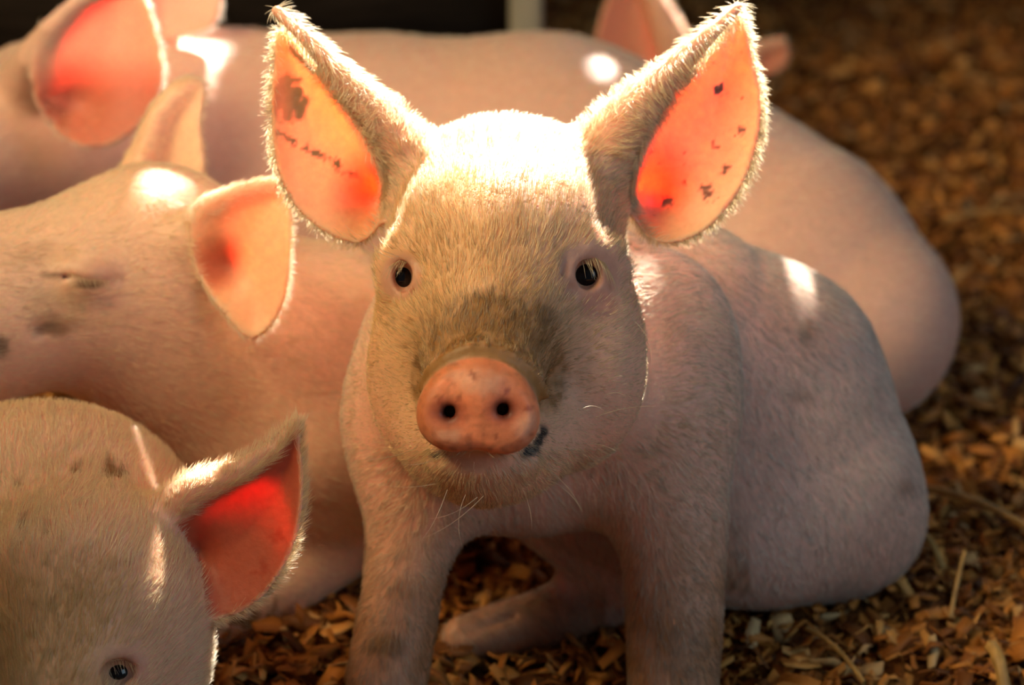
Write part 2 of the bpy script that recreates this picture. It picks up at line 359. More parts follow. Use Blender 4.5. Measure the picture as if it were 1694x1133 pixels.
def make_pig(name, label, fn, lo, hi, h, ears, nose, nhair, hlen, hrad, extra=None, tail_dir=(0.6, 0.5, 0.6), group=None, len_fn=None):
    v, F, N = mesh_field(fn, lo, hi, h)
    col = np.repeat(PINK[None], len(v), 0) * (0.92 + 0.16 * noise(v, .05, 1))[:, None]
    bare = np.zeros(len(v), f32); thin = np.zeros(len(v), f32); hc = np.repeat(HAIRC[None], len(v), 0)
    for e in ears:
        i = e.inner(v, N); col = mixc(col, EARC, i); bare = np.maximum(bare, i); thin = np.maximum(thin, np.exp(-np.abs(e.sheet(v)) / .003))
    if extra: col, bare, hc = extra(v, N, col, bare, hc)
    if extra is main_extra: thin = thin * sstep(.12, .42, col.mean(1)).astype(f32)
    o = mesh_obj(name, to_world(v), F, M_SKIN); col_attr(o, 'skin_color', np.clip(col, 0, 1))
    a = o.data.attributes.new('thin', 'FLOAT', 'POINT'); a.data.foreach_set('value', thin)
    tag(o, label, 'pig', group)
    # coat
    tri = np.concatenate([F[:, [0, 1, 2]], F[:, [0, 2, 3]]])
    A, B, C = v[tri[:, 0]], v[tri[:, 1]], v[tri[:, 2]]
    ar = np.linalg.norm(np.cross(B - A, C - A), axis=1)
    nm = N[tri].mean(1); facing = np.where(nm[:, 2] < .35, 1.0, .3)
    cen = (A + B + C) / 3; edge = np.zeros(len(tri), f32)
    for e in ears:
        k = np.abs(e.sheet(cen)) < .004; edge[k] = np.maximum(edge[k], np.exp(-np.abs(e.d2(cen[k][:, :2]) + .001) / .0025))
    wgt = ar * facing * (1 - bare[tri].mean(1)) ** 2 * (1 + 5 * edge)
    pick = rng.choice(len(tri), nhair, p=wgt / wgt.sum()); r1 = np.sqrt(rng.random(nhair)); r2 = rng.random(nhair)
    bc = np.stack([1 - r1, r1 * (1 - r2), r1 * r2], 1).astype(f32); t3 = tri[pick]
    P = (v[t3] * bc[:, :, None]).sum(1); n = (N[t3] * bc[:, :, None]).sum(1); n /= np.linalg.norm(n, axis=1)[:, None] + 1e-9
    hcol = (hc[t3] * bc[:, :, None]).sum(1)
    g = P - pc(*nose); g /= np.linalg.norm(g, axis=1)[:, None]
    far = sstep(.16, .30, np.linalg.norm(P - pc(*nose), axis=1))[:, None]
    td = np.array(tail_dir) / np.linalg.norm(tail_dir); t = g * (1 - far) + td * far
    for e in ears:
        k = np.abs(e.sheet(P)) < .004; ec = (e.poly.max(0) + e.poly.min(0)) / 2; ov = P[k][:, :2] - ec; ov = ov / (np.linalg.norm(ov, axis=1)[:, None] + 1e-9)
        t[k, :2] += ov * (.9 * np.exp(-np.abs(e.d2(P[k][:, :2])) / .005))[:, None]
    def nv(s, sd): return np.stack([noise(P, s, sd + k) for k in range(3)], 1) - .5
    t = t + nv(.012, 20) * .55 + nv(.004, 30) * .45 + rng.normal(0, .10, P.shape)
    t -= (t * n).sum(1)[:, None] * n; t /= np.linalg.norm(t, axis=1)[:, None] + 1e-9
    L = hlen * (.6 + .7 * rng.random(nhair)); lift = .30 + .22 * rng.random(nhair)
    if len_fn: lm, lf = len_fn(P, n); L = L * lm; lift = lift + lf
    en = np.zeros(nhair)
    for e in ears: en = np.maximum(en, np.exp(-np.abs(e.sheet(P)) / .004))
    L = L * (1 - .10 * en); lift = lift + .25 * en
    s = np.array([0, .33, .68, 1.0])
    pts = P[:, None] - n[:, None] * .0006 + (L[:, None] * s)[..., None] * t[:, None] * np.cos(lift)[:, None, None] + n[:, None] * (np.sin(lift)[:, None] * L[:, None] * (s - .38 * s * s))[..., None]
    hcol = hcol * ((.5 if extra is main_extra else .8) + (.7 if extra is main_extra else .35) * rng.random(nhair))[:, None]
    hair_obj('coat', to_world(pts.reshape(-1, 3)).reshape(nhair, 4, 3), hrad * np.array([1, .9, .65, .15]), M_HAIR, o, np.clip(hcol, 0, 1))
    return o
def eyeball(parent, px, py, dep, r):
    import bmesh
    bm = bmesh.new(); bmesh.ops.create_uvsphere(bm, u_segments=32, v_segments=20, radius=r); me = bpy.data.meshes.new('eye'); bm.to_mesh(me); bm.free()
    me.polygons.foreach_set('use_smooth', np.ones(len(me.polygons), bool)); me.materials.append(M_EYE)
    o = bpy.data.objects.new('eye', me); COL.objects.link(o); o.location = pw(px, py, dep); o.parent = parent; o['label'] = 'glossy black eye'
def strands(name, parent, items, rad, mat=None):            # each item: list of camera-frame points
    P = np.array(items); k = P.shape[1]
    return hair_obj(name, to_world(P.reshape(-1, 3)).reshape(len(P), k, 3), rad * np.linspace(1, .25, k), mat or M_WHISK, parent)
def strand(a, b, sag, k=6):
    A, B = pc(*a), pc(*b); s = np.linspace(0, 1, k)[:, None]; return A + (B - A) * s + np.array(sag) * (4 * s * (1 - s))
def lashes(parent, arc, out, n, L, dep_step=-.004, rad=.00012):
    arc = np.array(arc, float); it = []
    for i in range(n):
        t = (i + rng.random() * .6) / n * (len(arc) - 1); j = min(int(t), len(arc) - 2); a = arc[j] + (arc[j + 1] - arc[j]) * (t - j)
        b = a + np.array([*(np.array(out) * L * (.7 + .5 * rng.random()) + rng.normal(0, L * .12, 2)), dep_step]); it.append(strand(a, b, (0, -.0006, -.0015), 5))
    return strands('eyelashes', parent, it, rad, M_LASH)

# ---- the sitting piglet
EL = Ear([(462, 48), (452, 120), (449, 200), (462, 290), (498, 352), (556, 393), (604, 398), (634, 350), (634, 300), (606, 230), (552, 145), (502, 85)], 1.575,
         [(700, 290, 1.587, 58), (640, 205, 1.574, 36), (568, 128, 1.567, 21), (502, 58, 1.565, 12), (458, 18, 1.57, 9)], gx=-.004, cup=.012, cupw=.016, pit=(625, 330, 45, .02))
ER = Ear([(1224, 22), (1243, 90), (1258, 160), (1254, 230), (1226, 310), (1170, 378), (1112, 402), (1070, 388), (1046, 335), (1054, 260), (1085, 190), (1140, 118), (1195, 55)], 1.585,
         [(982, 275, 1.592, 64), (1034, 195, 1.580, 42), (1106, 122, 1.574, 24), (1175, 55, 1.572, 14), (1220, 12, 1.578, 9)], gx=.004, cup=.013, cupw=.017, pit=(1075, 330, 50, .022))
def snout2d(Q):
    s = 1.432 / FPX; x = (Q[:, 0] - (792 - CX) * s) / s; y = (Q[:, 1] - (672 - CY) * s) / s
    a = math.radians(3); x, y = x * math.cos(a) + y * math.sin(a), -x * math.sin(a) + y * math.cos(a)
    def el(cx, cy, rx, ry): k0 = np.sqrt(((x - cx) / rx) ** 2 + ((y - cy) / ry) ** 2); k1 = np.sqrt(((x - cx) / rx ** 2) ** 2 + ((y - cy) / ry ** 2) ** 2) + 1e-6; return k0 * (k0 - 1) / k1
    d = U(el(-1, -6, 92, 75), U(el(-43, 20, 60, 58), el(44, 20, 58, 58), 12), 24)
    return d * s, x, y
def main_field(Q):
    o = np.maximum(np.maximum(np.array([-.17, -.6, 1.3]) - Q, Q - np.array([.17, .115, 1.71])), 0); d = (np.sqrt((o * o).sum(1)) + .04).astype(f32); m = d < .0401
    if m.any(): d[m] = main_head(Q[m])
    return U(d, main_body(Q), .035)
def main_head(Q):
    d = E(Q, 838, 362, 1.588, 190, 165, 150)
    d = U(d, E(Q, 822, 410, 1.540, 168, 135, 105), .03)
    d = U(d, E(Q, 718, 560, 1.558, 96, 140, 125), .035)
    d = U(d, E(Q, 965, 572, 1.562, 102, 140, 128), .035)
    d = U(d, CON(Q, (818, 470, 1.528, 122), (796, 655, 1.462, 96)), .035)
    d = U(d, CON(Q, (810, 690, 1.54, 112), (800, 762, 1.482, 58)), .025)
    d = U(d, E(Q, 708, 655, 1.560, 84, 105, 100), .03); d = U(d, E(Q, 925, 668, 1.566, 112, 108, 110), .03)
    # brows and eyelids
    d = U(d, CHAIN(Q, [(640, 428, 1.530, 14), (668, 408, 1.521, 17), (700, 420, 1.515, 14)]), .014)
    d = U(d, CHAIN(Q, [(935, 425, 1.517, 15), (968, 404, 1.519, 18), (1008, 414, 1.529, 16), (1028, 440, 1.540, 13)]), .014)
    d = U(d, E(Q, 664, 460, 1.531, 38, 42, 40), .008); d = U(d, E(Q, 972, 458, 1.533, 44, 44, 42), .008)
    d = U(d, E(Q, 990, 506, 1.536, 38, 20, 30, 20), .010)
    d = CUT(d, CHAIN(Q, [(928, 452, 1.500, 4), (936, 428, 1.499, 5), (962, 414, 1.500, 5), (1000, 424, 1.508, 5), (1020, 448, 1.520, 4)]), .005)
    d = CUT(d, CHAIN(Q, [(944, 478, 1.502, 4), (975, 492, 1.506, 4), (1012, 486, 1.516, 4)]), .005)
    d = CUT(d, CHAIN(Q, [(640, 440, 1.514, 4), (660, 424, 1.506, 4), (688, 430, 1.502, 4), (700, 452, 1.500, 3)]), .005)
    d = CUT(d, CHAIN(Q, [(645, 490, 1.512, 3), (670, 494, 1.506, 4), (692, 482, 1.502, 3)]), .005)
    # ears
    d = U(d, EL.field(Q), .012); d = U(d, ER.field(Q), .012)
    # eye openings
    d = CUT(d, E(Q, 667, 458, 1.512, 19, 26, 34, -8), .003); d = CUT(d, E(Q, 970, 454, 1.514, 25, 25, 34), .003)
    # snout
    s2, x, y = snout2d(Q); zf = 1.430 - .00003 * y + .0045 * ((x / 100) ** 2 + (y / 82) ** 2) * .9 + .0016 * np.exp(-((x / 45) ** 2 + ((y + 5) / 60) ** 2))
    dz = np.abs(Q[:, 2] - (zf + .012)) - .012; rr = .0085
    disc = np.sqrt(np.maximum(s2 + rr, 0) ** 2 + np.maximum(dz + rr, 0) ** 2) + np.minimum(np.maximum(s2 + rr, dz + rr), 0) - rr
    d = U(d, CHAIN(Q, [(700, 640, 1.458, 9), (714, 614, 1.451, 12), (740, 590, 1.446, 13), (774, 574, 1.444, 14), (806, 572, 1.444, 14), (848, 586, 1.446, 14), (882, 614, 1.451, 13), (902, 652, 1.459, 9)]), .005)
    d = CUT(d, CHAIN(Q, [(716, 586, 1.447, 4), (745, 562, 1.442, 6), (790, 550, 1.440, 7), (850, 562, 1.442, 6), (890, 590, 1.447, 5), (914, 630, 1.455, 4)]), .006)
    d = U(d, E(Q, 804, 740, 1.518, 128, 86, 100), .03)
    d = U(d, E(Q, 799, 764, 1.476, 88, 34, 60), .012)
    d = U(d, disc, .0018)
    for cx, cy, sg in ((742, 683, -1), (833, 679, 1)):
        d = CUT(d, E(Q, cx + sg * 12, cy + 3, 1.424, 30, 20, 26), .006)
        d = CUT(d, CON(Q, (cx + sg * 3, cy, 1.42, 10), (cx - sg * 6, cy - 4, 1.452, 11)), .0025)
    d = CUT(d, CHAIN(Q, [(862, 764, 1.450, 6), (886, 748, 1.453, 8), (903, 720, 1.460, 7), (922, 690, 1.468, 3)]), .004)
    d = CUT(d, CHAIN(Q, [(718, 752, 1.442, 6), (700, 730, 1.447, 6)]), .004)
    return d
def main_body(Q):
    # neck, chest, shoulders, trunk
    b = CON(Q, (842, 440, 1.635, 175), (930, 560, 1.70, 195))
    b = U(b, E(Q, 690, 640, 1.645, 104, 160, 150), .05)
    b = U(b, E(Q, 1085, 600, 1.665, 138, 185, 140), .03)
    b = U(b, E(Q, 870, 700, 1.672, 225, 185, 140), .06)
    t = CON(Q, (1105, 560, 1.765, 200), (1225, 662, 1.80, 234))
    t = U(t, CON(Q, (1225, 662, 1.80, 234), (1310, 792, 1.80, 206)), .02)
    t = U(t, E(Q, 1405, 862, 1.815, 116, 112, 120), .03)
    t = U(t, E(Q, 1225, 880, 1.745, 150, 118, 90), .04)
    t = U(t, CON(Q, (900, 740, 1.73, 120), (1050, 870, 1.775, 112)), .05)
    t = U(t, CON(Q, (920, 840, 1.745, 62), (1060, 925, 1.76, 85)), .03)
    b = U(b, t, .010)
    # forelegs
    b = U(b, CHAIN(Q, [(684, 720, 1.632, 84), (684, 860, 1.634, 73), (664, 985, 1.632, 64), (640, 1120, 1.632, 66), (632, 1170, 1.630, 58), (628, 1196, 1.622, 50)]), .04)
    b = U(b, CHAIN(Q, [(1088, 720, 1.655, 112), (1112, 850, 1.652, 92), (1116, 990, 1.650, 80), (1114, 1120, 1.650, 74), (1112, 1170, 1.650, 62), (1110, 1192, 1.642, 52)]), .035)
    # hind foot between the forelegs
    b = U(b, CHAIN(Q, [(1040, 960, 1.775, 60), (910, 1020, 1.765, 48), (820, 1042, 1.752, 43), (765, 1054, 1.745, 34)]), .02)
    b = CUT(b, CHAIN(Q, [(735, 1052, 1.728, 5), (790, 1038, 1.732, 5), (850, 1020, 1.742, 3)]), .006)
    return b
def main_extra(v, N, col, bare, hc):
    px, py = pxy(v); z = v[:, 2]; n1 = noise(v, .004, 11); n2 = noise(v, .012, 12); n3 = noise(v, .0018, 13)
    s2, x, y = snout2d(v)
    sn = sstep(.002, -.001, s2) * (z < 1.452)
    col = mixc(col, SNOUT * .95, sn); col = mixc(col, SNOUT * 1.5, sn * sstep(.4, .75, n2) * .55)
    col = mixc(col, [.28, .07, .04], sn * sstep(.80, .92, n1) * .4)
    col = mixc(col, SNOUT * .55, sn * sstep(.55, .8, noise(v, .0026, 14)) * .35)
    for cx, cy, rx, ry in ((738, 722, 34, 14), (866, 700, 22, 30), (792, 632, 48, 22)): col = mixc(col, [.80, .42, .27], sn * sstep(1.3, .3, np.hypot((px - cx) / rx, (py - cy) / ry) + (n1 - .5) * .7) * .65)
    for cx, cy, r in ((727, 662, 7), (872, 676, 6), (820, 722, 5), (838, 645, 6), (785, 622, 9), (760, 660, 5)): col = mixc(col, [.30, .06, .03], sn * sstep(1.3, .4, np.hypot(px - cx, py - cy) / r + (n3 - .5)) * .7)
    for cx, cy in ((742, 683), (834, 679)): col = mixc(col, [.50, .10, .05], sn * sstep(44, 20, np.hypot(px - cx, (py - cy) * 1.3)) * .6)
    for cx, cy in ((742, 683), (834, 679)): col = mixc(col, [.10, .02, .012], sn * sstep(26, 8, np.hypot(px - cx, py - cy)))
    lipz = (z < 1.475) * sstep(20, 8, np.abs(py - 760)) * sstep(62, 30, np.abs(px - 798)) * (N[:, 2] < 0)
    col = mixc(col, [.62, .27, .19], lipz * .8 * (1 - sn))
    ring = np.maximum(sn, np.maximum(sstep(.006, .002, s2) * (z < 1.46) * (py < 700), lipz * .7)); bare = np.maximum(bare, ring)
    # dirt on the muzzle above the snout, on the brow side, on the mouth corner
    hd = (z < 1.56) * (1 - sn)
    yel = hd * sstep(1.1, .3, np.hypot((px - 765) / 270, (py - 520) / 320)); hc = mixc(hc, [.84, .58, .24], yel * .85); col = mixc(col, [.70, .40, .17], yel * .7)  # face yellowed in the colour, for dirt and for warm light on it
    mz = hd * sstep(1.15, .55, np.hypot((px - 812) / 135, (py - 560) / 85)) * (.55 + .6 * n2)
    mz = np.maximum(mz, hd * sstep(1.1, .6, np.hypot((px - 700) / 24, (py - 630) / 60)) * .6)
    mz = np.maximum(mz, hd * sstep(1.1, .6, np.hypot((px - 905) / 40, (py - 620) / 70)) * .7)
    mz = np.clip(1.35 * mz * (.7 + .7 * sstep(.35, .65, n1)), 0, 1); col = mixc(col, [.24, .11, .025], mz * .85); hc = mixc(hc, [.30, .15, .032], mz * .95)
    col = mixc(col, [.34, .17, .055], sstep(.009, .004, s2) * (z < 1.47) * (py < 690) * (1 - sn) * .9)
    mo = (z < 1.51) * sstep(11, 3, np.abs(np.hypot(px - 830, py - 690) - 73) + (n1 - .5) * 10) * sstep(42, 22, np.hypot(px - 890, py - 736)) * (1 - sn)
    col = mixc(col, [.02, .018, .02], np.clip(mo * 1.3, 0, 1)); hc = mixc(hc, [.16, .13, .11], mo * .8)
    mo2 = (z < 1.5) * sstep(12, 4, np.hypot((px - 722) * .6, (py - 752) * 1.3) + (n1 - .5) * 8) * (1 - sn); col = mixc(col, [.03, .02, .02], mo2)
    # eyelids, bare and pink
    for ex, ey, rx, ry in ((664, 458, 34, 38), (972, 456, 50, 46)):
        k = hd * sstep(1.25, .8, np.hypot((px - ex) / rx, (py - ey) / ry)); col = mixc(col, [.58, .30, .22], k * .8); bare = np.maximum(bare, k)
    k = hd * sstep(1.2, .6, np.hypot((px - 990) / 36, (py - 505) / 26)); col = mixc(col, [.52, .22, .16], k * .7); bare = np.maximum(bare, k * .5)
    # smears and specks in the ears
    el = EL.inner(v, N)
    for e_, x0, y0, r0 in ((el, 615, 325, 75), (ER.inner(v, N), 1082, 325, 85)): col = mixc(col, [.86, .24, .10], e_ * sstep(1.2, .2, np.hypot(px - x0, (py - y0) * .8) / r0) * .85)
    sm = sstep(1.15, .75, np.hypot((px - 478) / 34, (py - 165) / 34) + (n1 - .5) * .9) * (px - 455 < 60)
    ln = sstep(9, 2, np.abs((py - 222) - (px - 465) * .55) + (n3 - .5) * 14) * (px > 455) * (px < 590) * sstep(.25, .55, n1)
    ln2 = sstep(10, 4, np.abs((py - 88) - (px - 488) * .95) + (n3 - .5) * 6) * (px > 478) * (px < 520)
    col = mixc(col, [.22, .10, .03], el * np.clip(sm * .75 + ln * .85 + ln2 * .8, 0, 1)); col = mixc(col, [.72, .40, .16], el * sstep(40, 10, px - 455 - (py > 330) * (py - 330)) * .5)
    er = ER.inner(v, N); col = mixc(col, [.35, .06, .02], er * sstep(.90, .96, noise(v, .0035, 41)) * .8)
    for cx, cy, r in ((1190, 148, 8), (1168, 318, 11), (1105, 333, 9), (1228, 215, 6), (1200, 280, 7)): col = mixc(col, [.28, .05, .02], er * sstep(1.3, .5, np.hypot(px - cx, py - cy) / r + (n3 - .5) * 1.4))
    bw = sstep(1.575, 1.66, z); hc = mixc(hc, [.84, .79, .71], bw * .85); col = mixc(col, [.72, .48, .41], bw * .7)
    # hind foot and forelegs browned, dirt mixed with painted shade; body dirt spots below
    hf = (z > 1.70) * (px < 1000) * sstep(960, 1000, py); col = mixc(col, [.40, .17, .07], hf * .7); hc = mixc(hc, [.42, .22, .09], hf * .8)
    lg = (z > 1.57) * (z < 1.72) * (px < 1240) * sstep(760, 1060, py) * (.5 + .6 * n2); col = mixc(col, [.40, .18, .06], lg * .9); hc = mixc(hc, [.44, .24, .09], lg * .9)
    bd = (z > 1.57)
    for cx, cy, rx, ry, s in ((635, 1068, 32, 22, .8), (1330, 545, 14, 26, .5), (1320, 655, 26, 14, .35), (1140, 1080, 60, 60, .25), (1500, 805, 22, 16, .4)):
        k = bd * sstep(1.2, .4, np.hypot((px - cx) / rx, (py - cy) / ry) + (n2 - .5) * .8) * s; col = mixc(col, DIRT, k); hc = mixc(hc, DIRT * 1.3, k)
    return col, bare, hc
def main_len(P, n):
    px, py = pxy(P); z = P[:, 2]
    head = z < 1.60
    l = np.where(head, np.clip(.55 + (640 - py) / 420, .5, 1.35), 1.1); l = np.where(head & (py < 300), 1.3, l)
    l = np.where(head & (py > 740), .85, l)
    lf = np.where(head & (py < 260), .3, np.where(head & (py > 730), .18, 0.0))
    l = np.where(head, l, .95); lf = np.where(head, lf, -.08)
    return l, lf
lo = pc(420, -40, 1.55); lo[2] = 1.40; hi = pc(1560, 1260, 1.78); hi[2] = 2.0
lo = np.array([-.17, -.235, 1.405]); hi = np.array([.315, .262, 1.955])
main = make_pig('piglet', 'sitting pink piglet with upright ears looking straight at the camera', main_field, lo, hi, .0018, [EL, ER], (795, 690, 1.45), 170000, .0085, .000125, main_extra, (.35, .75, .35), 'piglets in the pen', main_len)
eyeball(main, 666, 459, 1.5295, .0105); eyeball(main, 971, 456, 1.5315, .0115)
lashes(main, [(650, 436, 1.516), (662, 430, 1.513), (674, 434, 1.512)], (-.55, .9), 18, 26, rad=.0002)
lashes(main, [(962, 428, 1.512), (985, 426, 1.513), (1000, 434, 1.518), (1008, 448, 1.524)], (.35, 1), 30, 32, rad=.0002)
wh = []
for a, b, sag in [((985, 690, 1.49), (1085, 672, 1.46), (0, -.002, 0)), ((975, 734, 1.49), (1018, 745, 1.45), (0, -.001, 0)), ((960, 678, 1.475), (1002, 682, 1.45), (0, -.003, 0)), ((1000, 655, 1.5), (1035, 655, 1.48), (0, -.002, 0)), ((1005, 630, 1.5), (1030, 622, 1.47), (0, -.001, 0)),
                  ((1035, 520, 1.54), (1078, 598, 1.50), (.004, -.002, 0)), ((720, 800, 1.47), (620, 800, 1.44), (0, .002, 0)), ((740, 810, 1.46), (700, 890, 1.44), (0, .003, 0)), ((770, 818, 1.46), (765, 905, 1.44), (-.003, 0, 0)),
                  ((790, 822, 1.46), (708, 858, 1.43), (0, .003, 0)), ((800, 820, 1.46), (700, 890, 1.43), (0, .003, 0)), ((905, 775, 1.47), (955, 830, 1.45), (.002, 0, 0)), ((900, 790, 1.47), (965, 848, 1.45), (.002, -.002, 0)), ((860, 800, 1.47), (880, 880, 1.45), (.002, 0, 0)),
                  ((660, 425, 1.51), (570, 372, 1.48), (0, .002, 0)), ((650, 428, 1.51), (560, 380, 1.49), (0, .001, 0)), ((715, 762, 1.46), (665, 768, 1.43), (0, .001, 0)), ((690, 740, 1.48), (600, 760, 1.45), (0, .002, 0))]:
    wh.append(strand(a, b, sag))
strands('whiskers', main, wh, .00014)

# ---- dozing piglet on the left
E2 = Ear([(318, 372), (345, 335), (395, 315), (445, 301), (476, 306), (483, 350), (480, 420), (474, 485), (452, 535), (418, 562), (392, 545), (350, 495), (322, 435)], 1.650,
         [(300, 420, 1.695, 62), (312, 395, 1.672, 38), (345, 345, 1.660, 24), (400, 316, 1.653, 13), (462, 302, 1.650, 8)], gx=-.003, cup=.012, cupw=.02, th=.002, pit=(362, 440, 36, .018))
E2b = Ear([(200, 300), (232, 215), (272, 150), (315, 131), (340, 142), (333, 205), (330, 300)], 1.775, [(225, 300, 1.77, 22), (262, 190, 1.77, 14), (310, 140, 1.773, 8)], cup=.006, cupw=.02, th=.002)
def left_field(Q):
    d = E(Q, 265, 440, 1.740, 150, 150, 150)
    d = U(d, CON(Q, (240, 450, 1.72, 155), (-40, 512, 1.69, 140)), .04)
    d = U(d, CON(Q, (-40, 520, 1.685, 130), (-200, 560, 1.67, 88)), .03)
    d = U(d, E(Q, 300, 560, 1.745, 190, 135, 130), .05)
    d = U(d, E(Q, 143, 453, 1.656, 50, 36, 42), .012)
    d = U(d, CHAIN(Q, [(95, 440, 1.665, 13), (140, 420, 1.661, 16), (190, 435, 1.668, 13)]), .010)
    d = CUT(d, CHAIN(Q, [(92, 456, 1.651, 3), (112, 458, 1.644, 5), (132, 466, 1.640, 7), (155, 471, 1.639, 8), (178, 470, 1.643, 6), (200, 464, 1.652, 3)]), .004)
    d = CUT(d, CHAIN(Q, [(60, 545, 1.646, 5), (90, 536, 1.646, 7), (120, 545, 1.65, 4)]), .008)
    d = U(d, E2.field(Q), .014); d = U(d, E2b.field(Q), .010)
    b = CON(Q, (360, 560, 1.78, 165), (520, 610, 1.81, 188))
    b = U(b, CON(Q, (520, 610, 1.81, 188), (720, 690, 1.90, 190)), .04)
    b = U(b, E(Q, 480, 710, 1.77, 190, 160, 125), .05)
    b = U(b, E(Q, 540, 800, 1.80, 130, 110, 90), .03)
    b = CUT(b, CHAIN(Q, [(480, 866, 1.742, 6), (550, 858, 1.735, 8), (620, 880, 1.742, 7)]), .012)
    b = U(b, CHAIN(Q, [(560, 905, 1.81, 58), (470, 950, 1.79, 70), (400, 1000, 1.775, 62), (330, 1040, 1.77, 55)]), .02)
    return U(d, b, .05)
def left_extra(v, N, col, bare, hc):
    px, py = pxy(v); z = v[:, 2]; n2 = noise(v, .012, 52); n1 = noise(v, .004, 53)
    col = mixc(col, [.88, .60, .42], (1 - E2.inner(v, N)) * .6); hc = mixc(hc, [.90, .76, .55], np.full(len(v), .7))
    hd = (z < 1.70)
    for cx, cy, rx, ry, c, s in ((90, 545, 44, 15, [.24, .09, .04], .85), (85, 455, 24, 8, [.2, .07, .04], .7), (148, 470, 36, 10, [.07, .04, .02], .9), (150, 448, 60, 26, [.60, .32, .22], .5), (0, 575, 14, 22, [.12, .08, .05], .8), (100, 510, 80, 50, [.5, .33, .13], .35), (60, 420, 70, 30, [.5, .28, .16], .3)):
        k = hd * sstep(1.2, .4, np.hypot((px - cx) / rx, (py - cy) / ry) + (n2 - .5) * .6) * s; col = mixc(col, c, k); hc = mixc(hc, c, k)
    k = hd * sstep(1.2, .7, np.hypot((px - 145) / 55, (py - 455) / 30)); bare = np.maximum(bare, k * .8)
    low = (z > 1.72) * sstep(960, 1060, py + (n2 - .5) * 120); col = mixc(col, DIRT * .8, low * sstep(.4, .6, n1) * .9)
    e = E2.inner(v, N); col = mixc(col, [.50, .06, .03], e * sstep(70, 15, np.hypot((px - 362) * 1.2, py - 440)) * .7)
    return col, bare, hc
left = make_pig('piglet', 'dozing pink piglet with closed eye resting its head on a neighbour', left_field, [-.46, -.205, 1.60], [.06, .235, 2.02], .0025, [E2, E2b], (-200, 560, 1.66), 42000, .0075, .00012, left_extra, (.8, .3, .3), 'piglets in the pen')
lashes(left, [(110, 450, 1.639), (145, 462, 1.635), (182, 464, 1.640)], (.3, .8), 36, 22, -.003, .00014)

# ---- piglet in the lower left corner
E3 = Ear([(489, 712), (501, 770), (500, 840), (484, 908), (446, 975), (400, 1012), (348, 1024), (306, 1008), (286, 955), (282, 895), (300, 845), (345, 812), (405, 788), (455, 752)], 1.505,
         [(262, 855, 1.520, 34), (320, 806, 1.508, 26), (395, 778, 1.502, 16), (450, 740, 1.500, 11), (489, 700, 1.502, 9)], gx=-.006, cup=.012, cupw=.02, th=.0018, pit=(305, 920, 40, .02))
def corner_field(Q):
    d = E(Q, 70, 885, 1.60, 262, 222, 200)
    d = U(d, E(Q, 60, 1050, 1.63, 240, 190, 180), .05)
    h = E(Q, 140, 985, 1.525, 170, 170, 150)
    h = U(h, CON(Q, (140, 1000, 1.50, 150), (70, 1290, 1.43, 95)), .04)
    h = U(h, E(Q, 228, 1100, 1.525, 108, 130, 110), .04)
    h = U(h, E(Q, 192, 1112, 1.470, 44, 40, 38), .012)
    h = U(h, CHAIN(Q, [(150, 1095, 1.462, 14), (190, 1076, 1.461, 17), (232, 1090, 1.472, 14)]), .010)
    h = CUT(h, E(Q, 196, 1114, 1.447, 34, 24, 42), .004)
    h = U(h, E3.field(Q), .014)
    return U(d, h, .035)
def corner_extra(v, N, col, bare, hc):
    px, py = pxy(v); z = v[:, 2]; n1 = noise(v, .003, 61)
    for cx, cy, r in ((185, 778, 15), (205, 786, 9), (124, 779, 7), (35, 868, 9), (77, 880, 7), (88, 1003, 12), (130, 983, 8), (50, 1052, 10), (30, 800, 6), (52, 970, 5)):
        k = (z < 1.6) * sstep(1.3, .6, np.hypot(px - cx, (py - cy) * 1.3) / r + (n1 - .5) * 1.2) * .85; col = mixc(col, [.30, .12, .03], k); hc = mixc(hc, [.30, .14, .04], k)
    e = E3.inner(v, N)
    for cx, cy, rx, ry in ((455, 890, 14, 6), (462, 878, 5, 8), (410, 995, 16, 6), (435, 935, 6, 12), (365, 962, 6, 6), (430, 945, 14, 4)):
        col = mixc(col, [.25, .04, .02], e * sstep(1.3, .6, np.hypot((px - cx) / rx, (py - cy) / ry) + (n1 - .5)) * .8)
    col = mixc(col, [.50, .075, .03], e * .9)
    k = (z < 1.50) * sstep(1.2, .7, np.hypot((px - 192) / 52, (py - 1108) / 38)); col = mixc(col, [.5, .24, .20], k * .7); bare = np.maximum(bare, k * .8)
    hd = sstep(880, 1000, py) * sstep(260, 150, px); hc = mixc(hc, [.66, .47, .18], hd * .8); col = mixc(col, [.62, .38, .18], hd * .6)
    return col, bare, hc
corner = make_pig('piglet', 'piglet in the lower left corner with large red ear and lowered face', corner_field, [-.46, .02, 1.37], [-.10, .30, 1.80], .0021, [E3], (70, 1290, 1.42), 80000, .010, .00011, corner_extra, (-.1, -.5, .9), 'piglets in the pen')
eyeball(corner, 194, 1114, 1.468, .0105)
lashes(corner, [(165, 1096, 1.452), (195, 1088, 1.449), (225, 1100, 1.456)], (.3, .9), 22, 26, -.004)

